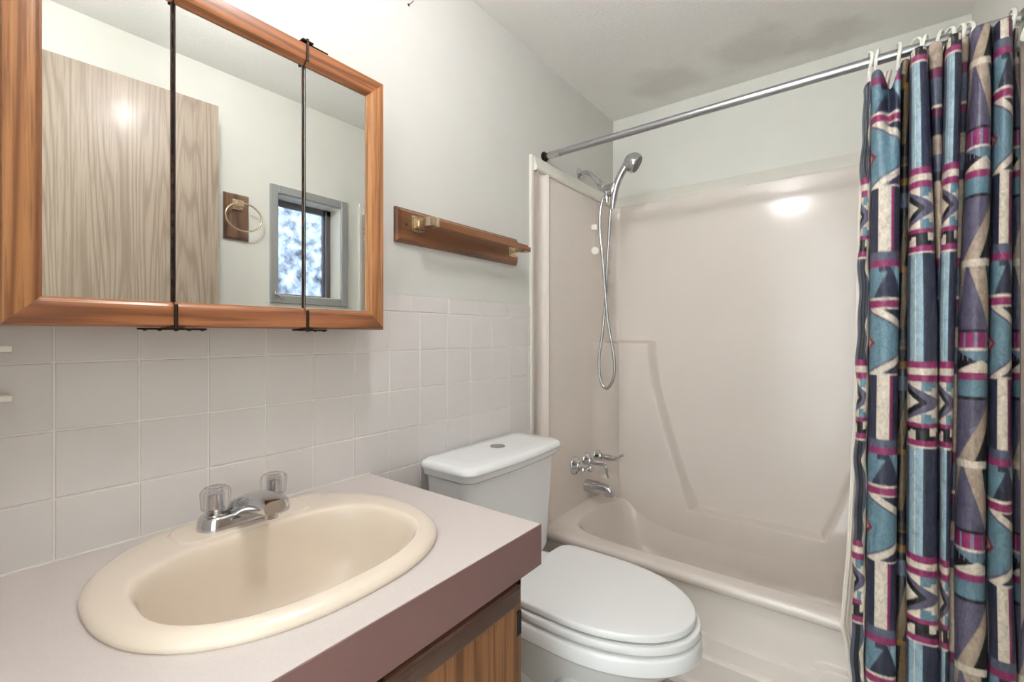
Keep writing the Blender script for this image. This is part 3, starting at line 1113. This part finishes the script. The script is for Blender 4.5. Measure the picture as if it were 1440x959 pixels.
def t3(u, z):
    """teal hexagon / arrow / bar column"""
    h = ((1.317 - z) / PER) % 1.0
    c = np.empty(u.shape + (3,)); c[:] = COL['teal']
    put(c, h < .036, 'mag')
    m = (h >= .036) & (h < .2)
    t = (h - .036) / .164
    put(c, m, 'teal')
    put(c, m & (np.abs(u - .62) < .38 * t), 'navy')
    put(c, m & (t < .17) & (u > .38) & (u < .62), 'navy')
    put(c, m & (u > .72) & (u - .62 > .38 * t) & (t < .9), 'tealp')
    put(c, (h >= .2) & (h < .214), 'cream')
    put(c, (h >= .214) & (h < .253), 'mag')
    m = (h >= .253) & (h < .613)
    t = (h - .253) / .36
    q = np.abs(t - .5) * 2
    edge = 1.02 - np.clip((q - .3) / .7, 0, 1) * .95
    put(c, m, 'teal')
    put(c, m & (u > edge - .1), 'mauve')
    put(c, m & (u > edge), 'cream')
    put(c, m & (u > edge + .3) & (q > .62) & (q < .95), 'navy')
    put(c, m & (u > edge + .48) & (q > .5) & (q <= .62), 'navy')
    dd = np.abs(t - .52) / .16 + u / .3
    put(c, m & (dd < 1), 'red')
    put(c, m & (dd < .62), 'cream')
    put(c, m & (dd < .3), 'red')
    m = (h >= .613) & (h < .973)
    put(c, m, 'navy')
    put(c, m & (u < .06), 'cream')
    put(c, m & (u >= .36) & (u < .63), 'cream')
    put(c, m & (u >= .63) & (u < .7), 'mag')
    put(c, m & (h > .955), 'slate')
    put(c, (h >= .973), 'slate')
    return c


def t1(u, z):
    """long blue stripe / diamond / key column"""
    h = ((1.327 - z) / PER) % 1.0
    c = np.empty(u.shape + (3,)); c[:] = COL['navy']
    m = h < .555
    put(c, m & (u < .16), 'slate')
    put(c, m & (u >= .16) & (u < .48), 'tealp')
    put(c, m & (u >= .3) & (u < .325), 'cream')
    put(c, m & (u >= .92) & (u < .94), 'tealp')
    for a, b, k in ((.555, .59, 'mag'), (.59, .625, 'cream'), (.625, .66, 'mag')):
        put(c, (h >= a) & (h < b), k)
    m = (h >= .66) & (h < .872)
    t = np.abs((h - .66) / .212 - .5) * 2
    put(c, m, 'cream')
    put(c, m & (u > .45) & (t > .55 + .0 * u) & (np.floor(u * 6) / 6 + .55 < t + .5), 'teal')
    put(c, m & (t < 1 - u * .98) & (t > .0), 'mauve')
    put(c, m & (t < .9 - u * 1.5) & (u < .55), 'black')
    put(c, m & (t < .55 - u * 1.35), 'cream')
    put(c, m & (u < .05) & (t < .95), 'cream')
    put(c, (h >= .872) & (h < .895), 'mag')
    m = (h >= .895) & (h < .96)
    t = (h - .895) / .065
    put(c, m, 'black')
    put(c, m & (u > .1) & (u < .34) & (t > .45), 'cream')
    put(c, m & (u > .2) & (u < .34) & (t > .25), 'cream')
    put(c, m & (u > .62) & (t < .62), 'cream')
    put(c, m & (u > .8) & (t > .35) & (t < .62), 'black')
    put(c, (h >= .96) & (h < .99), 'mag')
    put(c, (h >= .99), 'cream')
    put(c, (u > .95) & (h > .55), 'cream')
    return c


def t2(u, z):
    """mauve with tan V's and magenta comb"""
    h = ((1.306 - z) / PER) % 1.0
    c = np.empty(u.shape + (3,)); c[:] = COL['mauve']
    put(c, h < .036, 'cream')
    m = (h >= .036) & (h < .335)
    t = (h - .036) / .3
    lo = .3 + .5 * t
    hi = .68 + .3 * t
    put(c, m & (u > lo) & (u < np.minimum(hi, 1.01)), 'tan')
    put(c, m & (u >= hi - .06 * 0), 'black')
    put(c, m & (u < .22 - .2 * t), 'tan')
    put(c, (h >= .348) & (h < .362), 'black')
    m = (h >= .362) & (h < .44)
    put(c, m, 'mag')
    put(c, m & (((u * 4.2) % 1.0) < .2), 'lav')
    put(c, (h >= .44) & (h < .453), 'cream')
    m = (h >= .453) & (h < .562)
    t = (h - .453) / .109
    put(c, m, 'black')
    put(c, m & (np.abs(u - .62) < .55 * (1 - t * 1.7)), 'teal')
    put(c, m & (((u * 9) % 1.0) < .22) & (t < .45), 'lav')
    put(c, m & (np.abs(u - .62) < .62 * (t - .42) / .58), 'cream')
    put(c, (h >= .562) & (h < .598), 'mag')
    put(c, (h >= .598) & (h < .68), 'teal')
    put(c, (h >= .68) & (h < .697), 'black')
    m = (h >= .72)
    t = (h - .72) / .28
    put(c, m & (u > .82 - .66 * t) & (u < 1.02 - .5 * t), 'tan')
    put(c, m & (u > 1.02 - .5 * t), 'black')
    put(c, m & (u > 1.0 - .02 * t), 'tan')
    return c


def tdark(u, z):
    """dark fold: black with tan slashes and gold bars"""
    h = ((1.306 - z) / PER) % 1.0
    c = np.empty(u.shape + (3,)); c[:] = COL['black']
    put(c, h < .03, 'gold')
    m = (h >= .03) & (h < .335)
    t = (h - .03) / .305
    put(c, m & (np.abs(u - .7 + .3 * t) < .26 * (1 - t * .5)), 'dtan')
    put(c, (h >= .40) & (h < .44), 'brown')
    put(c, (h >= .44) & (h < .455), 'dtan')
    put(c, (h >= .52) & (h < .56), 'gold')
    put(c, (h >= .6) & (h < .68), 'slate')
    m = h >= .72
    t = (h - .72) / .28
    put(c, m & (np.abs(u - .85 + .55 * t) < .2), 'dtan')
    return c


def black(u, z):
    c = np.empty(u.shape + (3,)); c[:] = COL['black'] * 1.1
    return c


def tnarrow(u, z):
    h = ((1.317 - z) / PER) % 1.0
    c = np.empty(u.shape + (3,)); c[:] = COL['navy']
    put(c, h < .055, 'magd')
    put(c, (h >= .055) & (h < .2), 'slate')
    put(c, (h >= .2) & (h < .214), 'cream')
    put(c, (h >= .214) & (h < .26), 'magd')
    put(c, (h > .36) & (h < .46), 'tan')
    put(c, (h > .46) & (h < .55), 'slate')
    put(c, (h > .6), 'tan')
    return c


def tedge(u, z):
    h = ((1.327 - z) / PER) % 1.0
    c = t1(.15 + u * .85, z)
    put(c, h < .555, 'slate')
    put(c, (h < .555) & (u > .35) & (u < .6), 'black')
    m = (u > .74 + .1 * np.sin(z * 37) + .06 * np.sin(z * 91))
    put(c, m, 'cream')
    return c


def px2x(u, y):
    return pix(u, 0, y)[0]


# fold: (pattern, left px, right px at the top), (.. at the bottom), front y, top z, bulge
YF = 1.47
folds = [
    (tedge, (1214, 1224), (1206, 1221), (1196, 1213), 1.482, 1.787, .018),
    (t3, (1226, 1266), (1223, 1263), (1216, 1257), 1.462, 1.805, .042),
    (tdark, (1267, 1279), (1263, 1277), (1254, 1277), 1.535, 1.832, .012),
    (t1, (1281, 1303), (1277, 1317), (1273, 1317), 1.466, 1.83, .042),
    (tnarrow, (1307, 1325), (1319, 1323), (1318, 1325), 1.51, 1.846, .012),
    (t1, (1331, 1352), (1320, 1342), (1321, 1326), 1.475, 1.838, .034),
    (tnarrow, (1352, 1362), (1341, 1348), (1328, 1338), 1.522, 1.842, .01),
    (t2, (1366, 1393), (1348, 1388), (1336, 1380), 1.484, 1.85, .042),
    (t3, (1397, 1422), (1391, 1420), (1384, 1422), 1.49, 1.848, .04),
    (t2, (1424, 1430), (1421, 1443), (1423, 1456), 1.54, 1.84, .02),
]
rows = 680
NF = 44
cols = []      # list of (x(q), y(q), ztop, pattern, u)
qs = np.linspace(0, 1, rows)
ZB = .10
vq = 90 + (1000 - 90) * qs


def edges(f, side):
    return np.interp(qs, [0, .38, 1], [f[1][side], f[2][side], f[3][side]])


for fi, f in enumerate(folds):
    pat, _, _, _, yfr, ztop, dep = f
    L = np.array([px2x(u, yfr + dep) for u in edges(f, 0)])
    R = np.array([px2x(u, yfr + dep) for u in edges(f, 1)])
    pinch = .55 + .45 * sstep((qs) / .1)
    for k in range(NF + 1):
        a = k / NF
        e = .5 - .5 * math.cos(PI * a)
        x = L + (R - L) * e
        y = yfr + dep * (1 - (math.sin(PI * a) ** .8) * pinch) + .004 * np.sin(qs * 9 + fi * 2.1) * math.sin(PI * a)
        sag = 0.0
        if fi == 1:      # two narrow gathers with a dip between them
            sag = .05 * math.exp(-((a - .62) / .16) ** 2)
            y = y + .03 * math.exp(-((a - .55) / .14) ** 2) * np.exp(-(qs / .09) ** 2)
        if fi == 0:
            sag = .02 * (1 - a)
            x = x + (.002 * np.sin(qs * 42) + .0016 * np.sin(qs * 83 + 1)) * (1 - .4 * a)
        cols.append((x, y, ztop - sag - .006 * abs(math.cos(PI * a)) ** 4, pat, np.full(rows, a)))
    if fi < len(folds) - 1:
        g = folds[fi + 1]
        L2 = np.array([px2x(u, g[4] + g[6]) for u in edges(g, 0)])
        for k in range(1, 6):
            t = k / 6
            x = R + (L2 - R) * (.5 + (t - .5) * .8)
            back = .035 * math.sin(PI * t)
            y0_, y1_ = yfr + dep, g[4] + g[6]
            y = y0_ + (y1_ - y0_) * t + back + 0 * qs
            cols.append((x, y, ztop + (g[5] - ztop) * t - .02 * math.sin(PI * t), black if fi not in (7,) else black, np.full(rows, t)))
ncol = len(cols)
PX = np.stack([c[0] for c in cols], 1)
PY = np.stack([c[1] for c in cols], 1)
ZT = np.array([c[2] for c in cols])
PZ = ZT[None, :] + (ZB - ZT[None, :]) * qs[:, None]
kk = 1 - .5 * sstep((.62 - PZ) / .24)
PY = 1.45 + (PY - 1.45) * kk
PXf = np.minimum(PX, W - .012)
colr = np.zeros((rows, ncol, 3))
for i, c in enumerate(cols):
    acc = 0
    for dz in (-.0012, 0, .0012):
        acc = acc + c[3](c[4], PZ[:, i] + dz)
    colr[:, i] = acc / 3
V = np.stack([PXf, PY, PZ], -1).reshape(-1, 3)
me = bpy.data.meshes.new('shower_curtain')
Fc = [(j * ncol + i, (j + 1) * ncol + i, (j + 1) * ncol + i + 1, j * ncol + i + 1) for j in range(rows - 1) for i in range(ncol - 1)]
me.from_pydata(V.tolist(), [], Fc)
at = me.color_attributes.new('print', 'FLOAT_COLOR', 'POINT')
at.data.foreach_set('color', np.concatenate([colr.reshape(-1, 3), np.ones((rows * ncol, 1))], 1).astype(np.float32).ravel())
me.materials.append(M['curtain'])
me.shade_smooth()
cu = bpy.data.objects.new('shower_curtain', me)
C.objects.link(cu)
so = cu.modifiers.new('thickness', 'SOLIDIFY')
so.thickness = .0012
so.offset = 1
tag(cu, 'patterned blue, magenta and black shower curtain gathered at the right end of the rod', 'shower curtain')

# pale liner behind the curtain
bm = bmesh.new()
lr = []
NZ = 70
for j in range(NZ + 1):
    q = j / NZ
    z = 1.83 + (.17 - 1.83) * q
    ring = []
    for i in range(26):
        t = i / 25
        u0 = np.interp(z, [.17, .30, .36, .55, .9, 1.45, 1.75, 1.83], [1199, 1188, 1181, 1190, 1199, 1206, 1214, 1222])
        yb = np.interp(z, [.17, .36, .42, 1.83], [1.513, 1.513, 1.525, 1.57])
        xl = px2x(float(u0), 1.515)
        x = xl + .05 * t
        y = yb + .006 * math.sin(t * 34) * min(1, t * 5)
        ring.append((x, y, z))
    lr.append(ring)
loft(bm, lr, False, False, closed=False)
ln = obj('shower_liner', bm, M['liner'])
so = ln.modifiers.new('thickness', 'SOLIDIFY')
so.thickness = .0012
tag(ln, 'plain pale vinyl liner hanging behind the patterned curtain', 'shower liner')

# ------------------------------------------------------------------ light
wld = bpy.data.worlds.new('World')
bpy.context.scene.world = wld
wld.use_nodes = True
bg = wld.node_tree.nodes['Background']
bg.inputs[0].default_value = (.75, .86, 1, 1)
bg.inputs[1].default_value = 1.2


def area(name, loc, aim, size, sy, power, col):
    l = bpy.data.lights.new(name, 'AREA')
    l.shape = 'RECTANGLE'
    l.size, l.size_y = size, sy
    l.energy = power
    l.color = col
    o = bpy.data.objects.new(name, l)
    C.objects.link(o)
    o.location = loc
    o.rotation_euler = Vector(aim).to_track_quat('-Z', 'Y').to_euler()
    return o


area('daylight', (W + .75, 1.2, 1.95), (-1, 0, -.45), 1.3, 1.3, 900, (.74, .86, 1))
area('hall_fill', (.1, -.2, 1.5), (0, -1, .1), .6, 1.0, 18, (.94, .95, 1))  # unseen fill light added in the hall, bounces softly into the bathroom

# ------------------------------------------------------------------ camera
cam = bpy.data.cameras.new('camera')
co_ = bpy.data.objects.new('camera', cam)
C.objects.link(co_)
co_.location = (CX_, 0, CZ_)
co_.rotation_euler = (PI / 2, 0, TH_)
cam.sensor_width = 36
cam.lens = 36 * F_ / 1440
cam.shift_y = (479.5 - H_) / 1440 * -1
cam.clip_start = .01
sc = bpy.context.scene
sc.camera = co_
sc.view_settings.view_transform = 'Standard'
sc.view_settings.look = 'None'
sc.view_settings.gamma = 1
sc.view_settings.exposure = 0.86
sc.view_settings.use_curve_mapping = False
sc.cycles.max_bounces = 10
sc.cycles.diffuse_bounces = 6
sc.cycles.glossy_bounces = 6
sc.cycles.transmission_bounces = 8
sc.cycles.sample_clamp_indirect = 8
sc.cycles.use_denoising = True
